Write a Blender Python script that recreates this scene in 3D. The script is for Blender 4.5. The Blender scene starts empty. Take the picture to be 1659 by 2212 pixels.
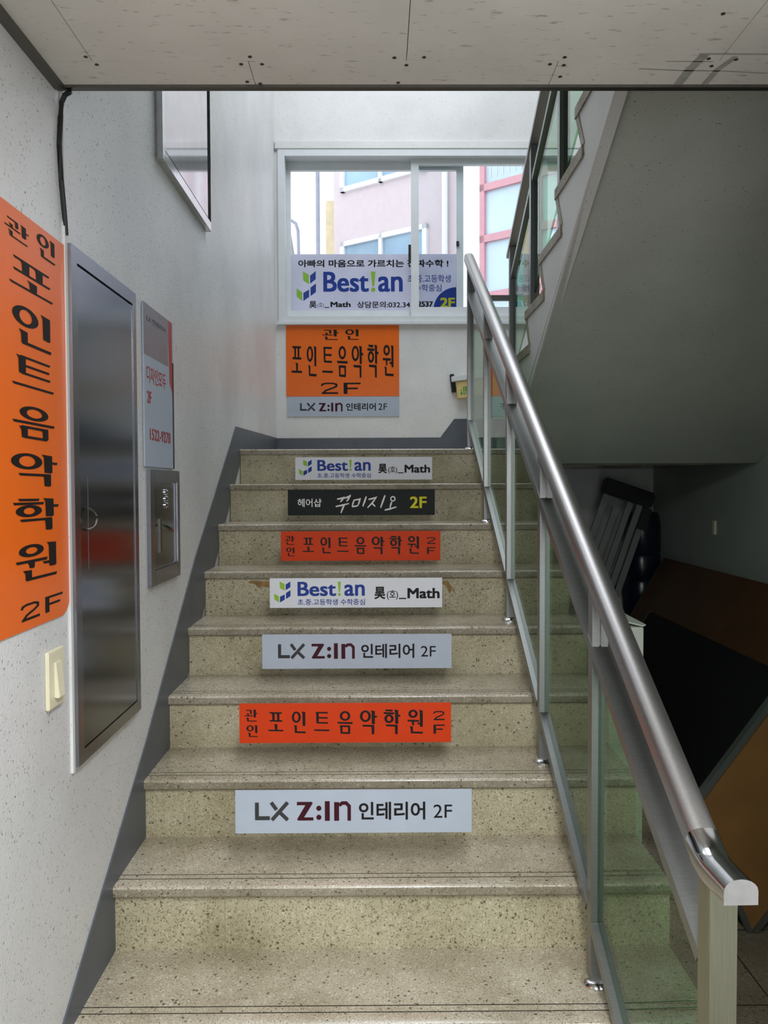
import bpy, bmesh, math, random
from mathutils import Vector, Matrix
random.seed(7)
SC = bpy.context.scene
COL = SC.collection
H = 1.52                                   # eye height above the hall floor; all z below are given from eye level

# ------------------------------------------------------------------ camera
F, PITCH, YAW, ROLL = 1766.0, 0.0328, 0.0066, 0.0034
cp, sp, cy, sy, cr, sr = math.cos(PITCH), math.sin(PITCH), math.cos(YAW), math.sin(YAW), math.cos(ROLL), math.sin(ROLL)
R0 = Vector((cy, -sy, 0)); FW = Vector((sy*cp, cy*cp, -sp)); U0 = Vector((sy*sp, cy*sp, cp))
RR = R0*cr - U0*sr; UU = R0*sr + U0*cr
cam = bpy.data.cameras.new('camera'); cam.sensor_fit = 'VERTICAL'; cam.sensor_height = 36.0
cam.lens = F*36.0/2212.0; cam.clip_start = 0.05; cam.clip_end = 200
camo = bpy.data.objects.new('camera', cam); COL.objects.link(camo)
camo.matrix_world = Matrix(((RR.x, UU.x, -FW.x, 0), (RR.y, UU.y, -FW.y, 0), (RR.z, UU.z, -FW.z, H), (0, 0, 0, 1)))
SC.camera = camo
# ------------------------------------------------------------------ light and exposure
SC.view_settings.view_transform = 'Standard'; SC.view_settings.look = 'None'
SC.view_settings.exposure = 0.0; SC.view_settings.gamma = 1.0; SC.view_settings.use_curve_mapping = False
wd = bpy.data.worlds.new('daylight'); SC.world = wd; wd.use_nodes = True
bgn = wd.node_tree.nodes['Background']; bgn.inputs[0].default_value = (0.88, 0.94, 1.0, 1); bgn.inputs[1].default_value = 2.3
def area(name, loc, rot, sx, sy_, power, col=(1, 1, 1)):
    l = bpy.data.lights.new(name, 'AREA'); l.shape = 'RECTANGLE'; l.size = sx; l.size_y = sy_; l.energy = power; l.color = col
    o = bpy.data.objects.new(name, l); COL.objects.link(o); o.location = (loc[0], loc[1], loc[2]+H); o.rotation_euler = rot
    return o
# daylight falling down the stairwell from the floor above, and from the street door behind the viewer
area('stairwell_daylight', (0.3, 3.9, 3.6), (0, 0, 0), 1.6, 2.2, 66, (0.88, 0.93, 1.0))
area('entrance_daylight', (0.0, -2.5, -0.45), (math.radians(90), 0, 0), 1.0, 1.9, 14, (0.97, 0.98, 1.0))
area('hall_fill_light', (0.15, 0.1, 0.80), (0, 0, 0), 0.3, 1.2, 52, (0.97, 0.99, 1.0))  # unseen fill light added to brighten the near wall and lower treads

# ------------------------------------------------------------------ helpers
def lin(c):
    c /= 255.0
    return c/12.92 if c <= 0.04045 else ((c+0.055)/1.055)**2.4
def rgb(r, g, b): return (lin(r), lin(g), lin(b), 1)
def new_mat(name):
    m = bpy.data.materials.new(name); m.use_nodes = True
    return m, m.node_tree.nodes, m.node_tree.links, m.node_tree.nodes['Principled BSDF']
def ramp(N, stops):
    r = N.new('ShaderNodeValToRGB'); e = r.color_ramp.elements
    while len(e) < len(stops): e.new(0.5)
    for el, (p, c) in zip(e, stops): el.position = p; el.color = c
    return r
def coords(N, L, scale=(1, 1, 1)):
    t = N.new('ShaderNodeTexCoord'); mp = N.new('ShaderNodeMapping'); mp.inputs['Scale'].default_value = scale
    L.new(t.outputs['Object'], mp.inputs['Vector']); return mp.outputs[0]
def noise(N, L, vec, scale, detail=2, rough=0.5):
    n = N.new('ShaderNodeTexNoise'); n.inputs['Scale'].default_value = scale; n.inputs['Detail'].default_value = detail
    n.inputs['Roughness'].default_value = rough; L.new(vec, n.inputs['Vector']); return n
def mix(N, L, fac, a, b, mode='MIX'):
    m = N.new('ShaderNodeMix'); m.data_type = 'RGBA'; m.blend_type = mode
    for i, v in ((0, fac), (6, a), (7, b)):
        if hasattr(v, 'is_linked') or hasattr(v, 'node'): L.new(v, m.inputs[i])
        else: m.inputs[i].default_value = v
    return m.outputs[2]
def bump(N, L, P, h, strength, dist=0.002):
    b = N.new('ShaderNodeBump'); b.inputs['Strength'].default_value = strength; b.inputs['Distance'].default_value = dist
    L.new(h, b.inputs['Height']); L.new(b.outputs[0], P.inputs['Normal'])
def plain(name, c, rough=0.5, metal=0.0, var=0.08, vs=14.0, spec=None):
    m, N, L, P = new_mat(name)
    v = coords(N, L); n = noise(N, L, v, vs, 4)
    d = tuple(x*(1-var) for x in c[:3])+(1,); u = tuple(min(1, x*(1+var)) for x in c[:3])+(1,)
    r = ramp(N, [(0.3, d), (0.7, u)]); L.new(n.outputs[0], r.inputs[0]); L.new(r.outputs[0], P.inputs['Base Color'])
    P.inputs['Roughness'].default_value = rough; P.inputs['Metallic'].default_value = metal
    if spec is not None: P.inputs['Specular IOR Level'].default_value = spec
    return m
def plaster(name, base, speck, rough=0.5, amount=0.36, bstr=0.25, bscale=160, dirt=0.10):
    m, N, L, P = new_mat(name); v = coords(N, L)
    big = noise(N, L, v, 1.7, 5, 0.6)
    d = tuple(x*(1-dirt*1.6) for x in base[:3])+(1,)
    r = ramp(N, [(0.32, d), (0.62, base)]); L.new(big.outputs[0], r.inputs[0])
    s = noise(N, L, v, 165, 2, 0.5); sr_ = ramp(N, [(amount-0.035, (1, 1, 1, 1)), (amount, (0, 0, 0, 1))]); L.new(s.outputs[0], sr_.inputs[0])
    L.new(mix(N, L, sr_.outputs[0], r.outputs[0], speck), P.inputs['Base Color'])
    P.inputs['Roughness'].default_value = rough
    bn = noise(N, L, v, bscale, 2); bump(N, L, P, bn.outputs[0], bstr)
    return m
def terrazzo(name, base, dark, light, rough=0.4, spec=0.5):
    m, N, L, P = new_mat(name); v = coords(N, L)
    vo = N.new('ShaderNodeTexVoronoi'); vo.inputs['Scale'].default_value = 125; vo.inputs['Randomness'].default_value = 1; 
    wn = noise(N, L, v, 60, 2); va = N.new('ShaderNodeVectorMath'); va.operation = 'MULTIPLY_ADD'; va.inputs[1].default_value = (0.012, 0.012, 0.012); L.new(wn.outputs['Color'], va.inputs[0]); L.new(v, va.inputs[2]); L.new(va.outputs[0], vo.inputs['Vector'])
    sep = N.new('ShaderNodeSeparateColor'); L.new(vo.outputs['Color'], sep.inputs[0])
    b2 = tuple(x*0.80 for x in base[:3])+(1,); b3 = tuple(min(1, x*1.13) for x in base[:3])+(1,)
    r = ramp(N, [(0.0, dark), (0.05, dark), (0.07, b2), (0.35, base), (0.7, b3), (0.93, light)]); L.new(sep.outputs[0], r.inputs[0])
    vd = ramp(N, [(0.30, (1, 1, 1, 1)), (0.55, (0, 0, 0, 1))]); L.new(vo.outputs['Distance'], vd.inputs[0])
    chips = mix(N, L, vd.outputs[0], base, r.outputs[0])
    f2 = noise(N, L, v, 260, 2); fr = ramp(N, [(0.36, (1, 1, 1, 1)), (0.41, (0, 0, 0, 1))]); L.new(f2.outputs[0], fr.inputs[0])
    c1 = mix(N, L, fr.outputs[0], chips, tuple(x*1.6 for x in dark[:3])+(1,))
    g = noise(N, L, v, 5.0, 5, 0.65); gr = ramp(N, [(0.30, (0.66, 0.64, 0.56, 1)), (0.62, (1, 1, 1, 1))]); L.new(g.outputs[0], gr.inputs[0])
    L.new(mix(N, L, 1.0, c1, gr.outputs[0], 'MULTIPLY'), P.inputs['Base Color'])
    P.inputs['Roughness'].default_value = rough
    rn = noise(N, L, v, 9, 4); rr = ramp(N, [(0.3, (rough*0.8,)*3+(1,)), (0.7, (min(1, rough*1.35),)*3+(1,))]); L.new(rn.outputs[0], rr.inputs[0]); L.new(rr.outputs[0], P.inputs['Roughness'])
    P.inputs['Specular IOR Level'].default_value = spec
    bump(N, L, P, f2.outputs[0], 0.12, 0.001)
    return m
def steel(name, c, rough, scale=(1, 1, 60), bs=0.05):
    m, N, L, P = new_mat(name); v = coords(N, L, scale)
    n = noise(N, L, v, 12, 3)
    d = tuple(x*0.86 for x in c[:3])+(1,)
    r = ramp(N, [(0.3, d), (0.7, c)]); L.new(n.outputs[0], r.inputs[0]); L.new(r.outputs[0], P.inputs['Base Color'])
    P.inputs['Metallic'].default_value = 1; P.inputs['Roughness'].default_value = rough
    bump(N, L, P, n.outputs[0], bs, 0.001)
    return m
def glass(name, tint, gloss=1.25):
    m = bpy.data.materials.new(name); m.use_nodes = True; N = m.node_tree.nodes; L = m.node_tree.links; N.clear()
    o = N.new('ShaderNodeOutputMaterial'); t = N.new('ShaderNodeBsdfTransparent'); g = N.new('ShaderNodeBsdfGlossy'); g.inputs['Roughness'].default_value = 0.02
    t.inputs[0].default_value = tint; fr = N.new('ShaderNodeFresnel'); fr.inputs[0].default_value = 1.45
    mx = N.new('ShaderNodeMixShader'); gm = N.new('ShaderNodeNewGeometry'); m1 = N.new('ShaderNodeMath'); m1.operation = 'SUBTRACT'; m1.inputs[0].default_value = 1.0; L.new(gm.outputs['Backfacing'], m1.inputs[1])
    m2 = N.new('ShaderNodeMath'); m2.operation = 'MULTIPLY'; L.new(fr.outputs[0], m2.inputs[0]); L.new(m1.outputs[0], m2.inputs[1])
    m3 = N.new('ShaderNodeMath'); m3.operation = 'MULTIPLY'; m3.inputs[1].default_value = gloss; m3.use_clamp = True; L.new(m2.outputs[0], m3.inputs[0])
    L.new(m3.outputs[0], mx.inputs[0]); L.new(t.outputs[0], mx.inputs[1]); L.new(g.outputs[0], mx.inputs[2]); L.new(mx.outputs[0], o.inputs[0])
    return m

def box(bm, x0, x1, y0, y1, z0, z1, mi=0, M=None):
    vs = [bm.verts.new(Vector((x, y, z)) if M is None else M @ Vector((x, y, z))) for x in (x0, x1) for y in (y0, y1) for z in (z0, z1)]
    fs = []
    for q in ((0, 1, 3, 2), (4, 6, 7, 5), (0, 4, 5, 1), (2, 3, 7, 6), (0, 2, 6, 4), (1, 5, 7, 3)):
        f = bm.faces.new([vs[i] for i in q]); f.material_index = mi; fs.append(f)
    return fs
def prism(bm, pts, axis, a, b, mi=0):
    """pts are 2D: axis 'x' -> (y,z), 'y' -> (x,z), 'z' -> (x,y); extruded from a to b"""
    def P(p, t):
        return (t, p[0], p[1]) if axis == 'x' else (p[0], t, p[1]) if axis == 'y' else (p[0], p[1], t)
    A = [bm.verts.new(P(p, a)) for p in pts]; B = [bm.verts.new(P(p, b)) for p in pts]; n = len(pts)
    fs = [bm.faces.new(A), bm.faces.new(B[::-1])]
    for i in range(n): fs.append(bm.faces.new((A[i], B[i], B[(i+1) % n], A[(i+1) % n])))
    for f in fs: f.material_index = mi
    return fs
def sweep(bm, path, prof, smooth=True):
    """profile points (right, up) carried along a path of 3D points; up stays close to z"""
    rings = []; n = len(path); path = [Vector(p) for p in path]
    for i, p in enumerate(path):
        t = ((path[min(i+1, n-1)]-path[i]).normalized() + (path[i]-path[max(i-1, 0)]).normalized()).normalized()
        r = t.cross(Vector((0, 0, 1)))
        if r.length < 1e-4: r = Vector((1, 0, 0))
        r.normalize(); u = r.cross(t)
        rings.append([bm.verts.new(p + r*a + u*b) for a, b in prof])
    k = len(prof)
    for i in range(n-1):
        for j in range(k):
            f = bm.faces.new((rings[i][j], rings[i][(j+1) % k], rings[i+1][(j+1) % k], rings[i+1][j])); f.smooth = smooth
    bm.faces.new(rings[0][::-1]); bm.faces.new(rings[-1])
def circ(r, n=12, rx=None): return [(r*math.cos(2*math.pi*i/n), (rx or r)*math.sin(2*math.pi*i/n)) for i in range(n)]
def lathe(bm, prof, c, n=24, axis='z'):
    rings = []
    for r, h in prof:
        ring = []
        for i in range(n):
            a = 2*math.pi*i/n; u, v = r*math.cos(a), r*math.sin(a)
            ring.append(bm.verts.new((c[0]+u, c[1]+v, c[2]+h) if axis == 'z' else (c[0]+h, c[1]+u, c[2]+v) if axis == 'x' else (c[0]+u, c[1]+h, c[2]+v)))
        rings.append(ring)
    for a, b in zip(rings, rings[1:]):
        for i in range(n):
            f = bm.faces.new((a[i], a[(i+1) % n], b[(i+1) % n], b[i])); f.smooth = True
    bm.faces.new(rings[0][::-1]); bm.faces.new(rings[-1])
ORG = {}
def obj(name, bm, mats, parent=None, label=None, cat=None, group=None, kind=None, bevel=0.0, origin=None):
    bmesh.ops.recalc_face_normals(bm, faces=bm.faces[:])
    if bevel: bmesh.ops.bevel(bm, geom=bm.edges[:], offset=bevel, segments=2, affect='EDGES', clamp_overlap=True)
    if parent is not None: org = ORG[parent]
    elif origin is not None: org = Vector(origin)
    else:
        xs = [v.co for v in bm.verts]
        org = Vector(((min(c.x for c in xs)+max(c.x for c in xs))/2, (min(c.y for c in xs)+max(c.y for c in xs))/2, min(c.z for c in xs)))
    bmesh.ops.translate(bm, verts=bm.verts[:], vec=-org)
    me = bpy.data.meshes.new(name); bm.to_mesh(me); bm.free(); me.set_sharp_from_angle(angle=math.radians(35))
    for m in (mats if isinstance(mats, (list, tuple)) else [mats]): me.materials.append(m)
    o = bpy.data.objects.new(name, me); COL.objects.link(o); ORG[o] = org
    if parent is not None: o.parent = parent
    else: o.location = org + Vector((0, 0, H))
    tag(o, label, cat, group, kind); return o
def tag(o, label=None, cat=None, group=None, kind=None):
    if label: o['label'] = label
    if cat: o['category'] = cat
    if group: o['group'] = group
    if kind: o['kind'] = kind
def thing(name, loc, label, cat, group=None):
    o = bpy.data.objects.new(name, None); COL.objects.link(o); o.empty_display_size = 0.1
    o.location = (loc[0], loc[1], loc[2]+H); ORG[o] = Vector(loc); tag(o, label, cat, group); return o
def struct(name, bm, mats, parent=None, **k): return obj(name, bm, mats, parent, kind='structure', **k)
def B(): return bmesh.new()
def bx(*a, **k):
    b = bmesh.new(); box(b, *a, **k); return b

# ------------------------------------------------------------------ writing
def glyphs(body, bold=0.0):
    """outline of a line of type, scaled to the unit square"""
    c = bpy.data.curves.new('type', 'FONT'); c.body = body; c.offset = bold; c.resolution_u = 4
    o = bpy.data.objects.new('type', c); COL.objects.link(o)
    dg = bpy.context.evaluated_depsgraph_get(); m = bpy.data.meshes.new_from_object(o.evaluated_get(dg))
    vs = [(v.co.x, v.co.y) for v in m.vertices]; fs = [tuple(p.vertices) for p in m.polygons]
    bpy.data.objects.remove(o); bpy.data.curves.remove(c); bpy.data.meshes.remove(m)
    x0, x1, y0, y1 = min(v[0] for v in vs), max(v[0] for v in vs), min(v[1] for v in vs), max(v[1] for v in vs)
    return [((x-x0)/(x1-x0), (y-y0)/(y1-y0)) for x, y in vs], fs
def stroke(pts, t, out):
    """pen stroke of width t along points -> quads with mitred joints"""
    n = len(pts); L_, R_ = [], []
    for i, p in enumerate(pts):
        a = Vector(pts[max(i-1, 0)]); b = Vector(pts[min(i+1, n-1)]); p = Vector(p)
        d1 = (p-a).normalized() if i else (b-p).normalized(); d2 = (b-p).normalized() if i < n-1 else d1
        d = (d1+d2).normalized(); nn = Vector((-d.y, d.x)); k = max(0.5, abs(d.dot(d1)))
        tt = t[i] if isinstance(t, (list, tuple)) else t
        L_.append(p+nn*tt/2/k); R_.append(p-nn*tt/2/k)
    for i in range(n-1): out.append([L_[i], L_[i+1], R_[i+1], R_[i]])
def ring(cx, cy_, rx, ry, tx, ty, out, n=24):
    for i in range(n):
        a, b = 2*math.pi*i/n, 2*math.pi*(i+1)/n
        out.append([(cx+rx*math.cos(a), cy_+ry*math.sin(a)), (cx+rx*math.cos(b), cy_+ry*math.sin(b)),
                    (cx+(rx-tx)*math.cos(b), cy_+(ry-ty)*math.sin(b)), (cx+(rx-tx)*math.cos(a), cy_+(ry-ty)*math.sin(a))])
def brush(ch):
    """heavy brush-style sign lettering: thick stems, thin bars"""
    o = []
    def Hh(x0, x1, y, t=0.092): o.append([(x0, y+t*0.5), (x0+0.03, y-t*0.3), (x1-0.02, y-t*0.5), (x1, y+t*0.35)])
    def Vv(x, y0, y1, t=0.19): o.append([(x-t/2-0.05, y1), (x+t/2, y1-0.025), (x+t/2, y0+0.03), (x+t/2-0.04, y0), (x-t/2+0.01, y0+0.02), (x-t/2, y1-0.09)])
    def Oo(cx, cy_, rx, ry): ring(cx, cy_, rx, ry, 0.155, 0.08, o)
    if ch == '포': Hh(.1, .9, .95); Vv(.36, .56, .95, .16); Vv(.66, .56, .95, .16); Hh(.1, .92, .55); Vv(.52, .1, .4, .17); Hh(.02, .98, .07)
    elif ch == '인': Oo(.34, .73, .3, .25); Vv(.84, .33, .98); Vv(.3, .06, .38, .15); Hh(.22, .96, .06)
    elif ch == '트': Vv(.24, .42, .98, .16); Hh(.2, .9, .95); Hh(.22, .88, .69); Hh(.2, .9, .44); Hh(.02, .98, .07)
    elif ch == '음': Oo(.5, .78, .33, .21); Hh(.02, .98, .48); Vv(.27, .02, .36, .14); Vv(.75, .02, .36, .14); Hh(.2, .82, .34); Hh(.24, .8, .05)
    elif ch == '악': Oo(.33, .74, .32, .24); Vv(.78, .4, .98); Hh(.8, 1.0, .72); Hh(.15, .84, .34); Vv(.76, -.02, .36, .16)
    elif ch == '학': Hh(.12, .56, .95); Hh(.02, .66, .84); Oo(.34, .62, .27, .18); Vv(.78, .4, .99); Hh(.8, 1.0, .74); Hh(.15, .84, .34); Vv(.76, -.02, .36, .16)
    elif ch == '원': Oo(.36, .83, .29, .17); Hh(.0, .74, .54); Vv(.36, .34, .54, .13); Hh(.62, .88, .42); Vv(.87, .28, .99); Vv(.28, .06, .32, .15); Hh(.2, .98, .05)
    elif ch == '관': Hh(.1, .56, .92); Vv(.5, .6, .94, .13); Vv(.28, .48, .7, .12); Hh(.0, .66, .48); Vv(.8, .34, .99); Hh(.84, 1.02, .68); Vv(.26, .06, .34, .14); Hh(.2, .96, .05)
    elif ch == '2': stroke([(.04, .72), (.1, .88), (.3, .94), (.7, .94), (.9, .86), (.9, .68), (.72, .54), (.3, .32), (.1, .06)], .13, o); o.append([(.02, 0), (1, 0), (1, .15), (.06, .15)])
    elif ch == 'F': o.append([(.02, 0), (.24, 0), (.24, 1), (.02, 1)]); o.append([(.02, .86), (1, .86), (1, 1), (.02, 1)]); o.append([(.02, .42), (.84, .42), (.84, .56), (.02, .56)])
    return o
class Face:
    """a flat face to letter on: O top-left corner, U to its right, V down, nrm towards the reader; px box -> metres"""
    def __init__(s, O, U, V, nrm, pix): s.O, s.U, s.V, s.n, s.p = Vector(O), Vector(U), Vector(V), Vector(nrm), pix
    def at(s, px, py, lift): a, b, c, d = s.p; return s.O + s.U*((px-a)/(c-a)) + s.V*((py-b)/(d-b)) + s.n*lift
    def polys(s, bm, polys, bxp, lift=0.0006, mi=0):
        x0, y0, x1, y1 = bxp
        for k_, q in enumerate(polys):
            f = bm.faces.new([bm.verts.new(s.at(x0+u*(x1-x0), y1-v*(y1-y0), lift+k_*1e-5)) for u, v in q]); f.material_index = mi
    def raw(s, bm, polys, lift=0.0006, mi=0):
        for k_, q in enumerate(polys):
            f = bm.faces.new([bm.verts.new(s.at(u, v, lift+k_*1e-5)) for u, v in q]); f.material_index = mi
    def type(s, bm, body, bxp, bold=0.0, lift=0.0006, mi=0, fat=0.0):
        if fat:                     # heavier Latin letters: a few shifted copies of the same outline
            x0, y0, x1, y1 = bxp
            for k_, (dx, dy) in enumerate(((0, 0), (fat, 0), (0, fat), (fat, fat), (fat*0.5, fat*0.5))):
                s.type(bm, body, (x0+dx, y0+dy*0.6, x1-fat+dx, y1-fat*0.6+dy*0.6), bold, lift+k_*1e-4, mi)
            return
        vs, fs = glyphs(body, bold); x0, y0, x1, y1 = bxp
        vv = [bm.verts.new(s.at(x0+u*(x1-x0), y1-v*(y1-y0), lift)) for u, v in vs]
        for f in fs:
            try: bm.faces.new([vv[i] for i in f]).material_index = mi
            except ValueError: pass
    def brush(s, bm, ch, bxp, lift=0.0006): s.polys(bm, brush(ch), bxp, lift)
def letters(name, bm, mats, parent, nrm):
    """flat lettering: make every face look towards the reader"""
    nrm = Vector(nrm); bm.normal_update()
    for f in bm.faces:
        if f.normal.dot(nrm) < 0: f.normal_flip()
    org = ORG[parent]; bmesh.ops.translate(bm, verts=bm.verts[:], vec=-org)
    me = bpy.data.meshes.new(name); bm.to_mesh(me); bm.free()
    for m in (mats if isinstance(mats, (list, tuple)) else [mats]): me.materials.append(m)
    o = bpy.data.objects.new(name, me); COL.objects.link(o); o.parent = parent; ORG[o] = org; return o

# ------------------------------------------------------------------ materials
WALL = plaster('speckled_wall_paint', rgb(224, 224, 224), rgb(128, 128, 128), 0.40, 0.34, 0.5)
WALLB = plaster('speckled_wall_paint_back', rgb(222, 222, 220), rgb(168, 168, 166), 0.5, 0.325, 0.35)
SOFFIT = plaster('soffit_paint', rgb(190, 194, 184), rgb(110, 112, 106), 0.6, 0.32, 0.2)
CONC = plaster('stringer_paint', rgb(206, 206, 202), rgb(130, 130, 128), 0.55, 0.32, 0.2)
GREYP = plain('grey_skirting_paint', rgb(82, 88, 96), 0.42, var=0.10, vs=9)
TREAD = terrazzo('tread_terrazzo', rgb(192, 182, 162), rgb(92, 84, 68), rgb(216, 210, 194), 0.20, 1.0)
RISER = terrazzo('riser_terrazzo', rgb(186, 178, 150), rgb(96, 88, 66), rgb(206, 200, 176), 0.5)
NOSE = terrazzo('edge_terrazzo', rgb(150, 142, 124), rgb(84, 76, 60), rgb(178, 170, 152), 0.5)
GROOVE = plain('groove_dark', rgb(70, 64, 54), 0.8)  # dark colour for the floors and sides of the tread grooves
STEEL = steel('brushed_steel', rgb(152, 154, 152), 0.40, (4, 4, 60), 0.05)
RAILST = steel('handrail_steel', rgb(172, 170, 168), 0.40, (40, 2, 40), 0.03)
CHROME = steel('chrome', rgb(214, 214, 214), 0.12, (5, 5, 5), 0.0)
CABST = steel('cabinet_steel', rgb(126, 130, 138), 0.17, (60, 60, 1), 0.05)
CABFR = steel('cabinet_frame_steel', rgb(146, 148, 154), 0.26, (60, 60, 1), 0.05)
DARKST = steel('dark_trim_steel', rgb(120, 118, 112), 0.4, (5, 60, 5), 0.05)
PANEG = glass('railing_glass', (0.53, 0.73, 0.57, 1))
WING = glass('window_glass', (0.95, 0.97, 0.98, 1))
BLACKV = plain('black_vinyl', rgb(26, 22, 22), 0.55, spec=0.2)
ORANGE = plain('orange_vinyl', rgb(230, 104, 18), 0.32, var=0.03)
REDOR = plain('red_orange_vinyl', rgb(208, 62, 16), 0.55, var=0.03, spec=0.2)
SIGNW = plain('white_sign', rgb(226, 228, 234), 0.55, var=0.02, spec=0.2)
SIGNG = plain('pale_grey_sign', rgb(174, 184, 198), 0.55, var=0.03, spec=0.2)
SIGNK = plain('black_sign', rgb(24, 30, 30), 0.55, var=0.06, spec=0.2)
NAVY = plain('logo_blue', rgb(40, 66, 150), 0.55, var=0.03, spec=0.2)
GREENV = plain('logo_green', rgb(150, 196, 60), 0.55, var=0.03, spec=0.2)
YELLOW = plain('yellow_vinyl', rgb(222, 214, 40), 0.55, var=0.03, spec=0.2)
MAROON = plain('maroon_vinyl', rgb(62, 14, 28), 0.55, spec=0.2)
DGREY = plain('dark_grey_vinyl', rgb(58, 58, 60), 0.55, spec=0.2)
WHITEV = plain('white_vinyl', rgb(236, 236, 232), 0.55, var=0.02, spec=0.2)
REDV = plain('red_vinyl', rgb(176, 34, 40), 0.35, var=0.04)
POSTG = plain('poster_grey', rgb(128, 126, 134), 0.35, var=0.05)
ALUW = plain('white_aluminium', rgb(214, 218, 220), 0.4, var=0.03)
IVORY = plain('ivory_plastic', rgb(226, 220, 192), 0.35, var=0.03)
RUBBER = plain('black_rubber', rgb(24, 24, 26), 0.5)
CREAM = plain('cream_plastic', rgb(212, 190, 124), 0.4, var=0.06)
EXITG = plain('exit_green', rgb(40, 150, 70), 0.4)

# ------------------------------------------------------------------ structure
XL, XR, YW = -0.677, 1.835, 5.451
D8, Z8, RI, G = 2.0318, -1.0115, 0.1697, 0.28
def ny(k): return D8+G*(8-k)           # nosing of step k (1 is the landing edge, 9 the lowest in view)
def nz(k): return Z8+RI*(8-k)
ZL = nz(1)
CZ, CY = 0.8424, 1.76
def tile_floor():
    m = terrazzo('hall_floor_tiles', rgb(112, 104, 88), rgb(60, 54, 44), rgb(134, 126, 108), 0.45); N = m.node_tree.nodes; L = m.node_tree.links; P = N['Principled BSDF']
    v = coords(N, L); v.node.inputs['Location'].default_value = (0.25, 0.02, 0)
    br = N.new('ShaderNodeTexBrick'); br.offset = 0.0; br.inputs['Scale'].default_value = 1.0; br.inputs['Brick Width'].default_value = 0.4; br.inputs['Row Height'].default_value = 0.4; br.inputs['Mortar Size'].default_value = 0.003
    L.new(v, br.inputs['Vector']); src = P.inputs['Base Color'].links[0].from_socket
    L.new(mix(N, L, br.outputs['Fac'], src, rgb(46, 42, 36)), P.inputs['Base Color']); return m
FLOORM = tile_floor()
struct('floor', bx(-0.9, 2.1, -2.6, 5.7, -1.62, -1.52), FLOORM)
struct('wall_left', bx(XL-0.2, XL, -2.6, YW+0.2, -1.52, 4.0), WALL)
struct('wall_right', bx(XR, XR+0.2, -2.6, YW+0.2, -1.52, 4.0), plaster('shaded_wall_paint', rgb(176, 184, 178), rgb(120, 122, 120), 0.55, 0.325, 0.3))  # wall paint darkened to stand in for the shade under the stairs
# back wall around the window opening
WX0, WX1, WZ0, WZ1 = -0.654, 1.45, 1.08, 2.205
b = B()
box(b, XL, XR, YW, YW+0.2, -1.52, WZ0); box(b, XL, XR, YW, YW+0.2, WZ1, 4.0)
box(b, XL, WX0, YW, YW+0.2, WZ0, WZ1); box(b, WX1, XR, YW, YW+0.2, WZ0, WZ1)
struct('wall_back', b, WALLB)
b = B(); box(b, XL, -0.5, -2.8, -2.6, -1.52, 4.0); box(b, 0.5, XR, -2.8, -2.6, -1.52, 4.0); box(b, -0.5, 0.5, -2.8, -2.6, 0.5, 4.0)
struct('wall_front', b, WALLB)
struct('wall_light_block', bx(0.85, XR-0.001, -2.6, 1.45, -1.52, CZ-0.001), WALL)  # unseen block added to keep the entrance light off the storage corner
struct('ceiling_upper', bx(XL, XR, -2.6, YW, 3.9, 4.0), WALLB)
# ceiling of the lower hall: cement boards with joints, screw heads and trowel marks
def ceiling_mat():
    m, N, L, P = new_mat('cement_board'); v = coords(N, L)
    big = noise(N, L, v, 2.2, 5, 0.6); r = ramp(N, [(0.3, rgb(206, 203, 195)), (0.7, rgb(224, 221, 214))]); L.new(big.outputs[0], r.inputs[0])
    v2 = coords(N, L, (26, 90, 20)); s = noise(N, L, v2, 1.0, 3, 0.6); s2 = ramp(N, [(0.31, (1, 1, 1, 1)), (0.385, (0, 0, 0, 1))]); L.new(s.outputs[0], s2.inputs[0])
    L.new(mix(N, L, s2.outputs[0], r.outputs[0], rgb(172, 168, 158)), P.inputs['Base Color'])
    P.inputs['Roughness'].default_value = 0.75; bump(N, L, P, s.outputs[0], 0.15); return m
CEIL = ceiling_mat()
GAP = plain('joint_line', rgb(70, 66, 58), 0.9); PATCH = plain('filler_smear', rgb(158, 156, 150), 0.8, var=0.15, vs=30)  # dark slab colour between the ceiling boards, and the grey filler
b = B(); seams = [-0.564, -0.255, 0.059, 0.362, 0.682]
yr = [(-2.6, 1.653), (1.6545, CY)]
xs_back = [XL, -0.5645, 0.0585, 0.6815, 1.20, XR]; xs_front = [XL, -0.2555, 0.3615, 0.95, XR]
for (y0, y1), xs in zip(yr, (xs_back, xs_front)):
    for i in range(len(xs)-1): box(b, xs[i]+(0.0007 if i else 0), xs[i+1]-0.0007, y0, y1, CZ, CZ+0.012)
box(b, XL, XR, -2.6, CY-0.004, CZ+0.012, 1.60, 1)
struct('ceiling', b, [CEIL, GAP])
SCR = plain('screw_head', rgb(58, 54, 48), 0.6)
sp_ = [(185, 122), (209, 139), (540, 122), (521, 138), (566, 138), (534, 176), (562, 180), (852, 124), (916, 123), (878, 140), (1220, 123), (1188, 138), (1218, 140), (1210, 165), (1531, 126), (1537, 142), (1590, 128), (1562, 29), (860, 178)]
def onceil(px, py):
    d = RR*((px-829.5)/F) + UU*((1106-py)/F) + FW; return d*(CZ/d.z)
par = bpy.data.objects['ceiling']
for px, py in sp_:
    b = B(); q = onceil(px, py); lathe(b, [(0.0042, -0.0012), (0.0036, 0.0)], (q.x, q.y, CZ), 10); struct('screw', b, SCR, par)
b = B()
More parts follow.
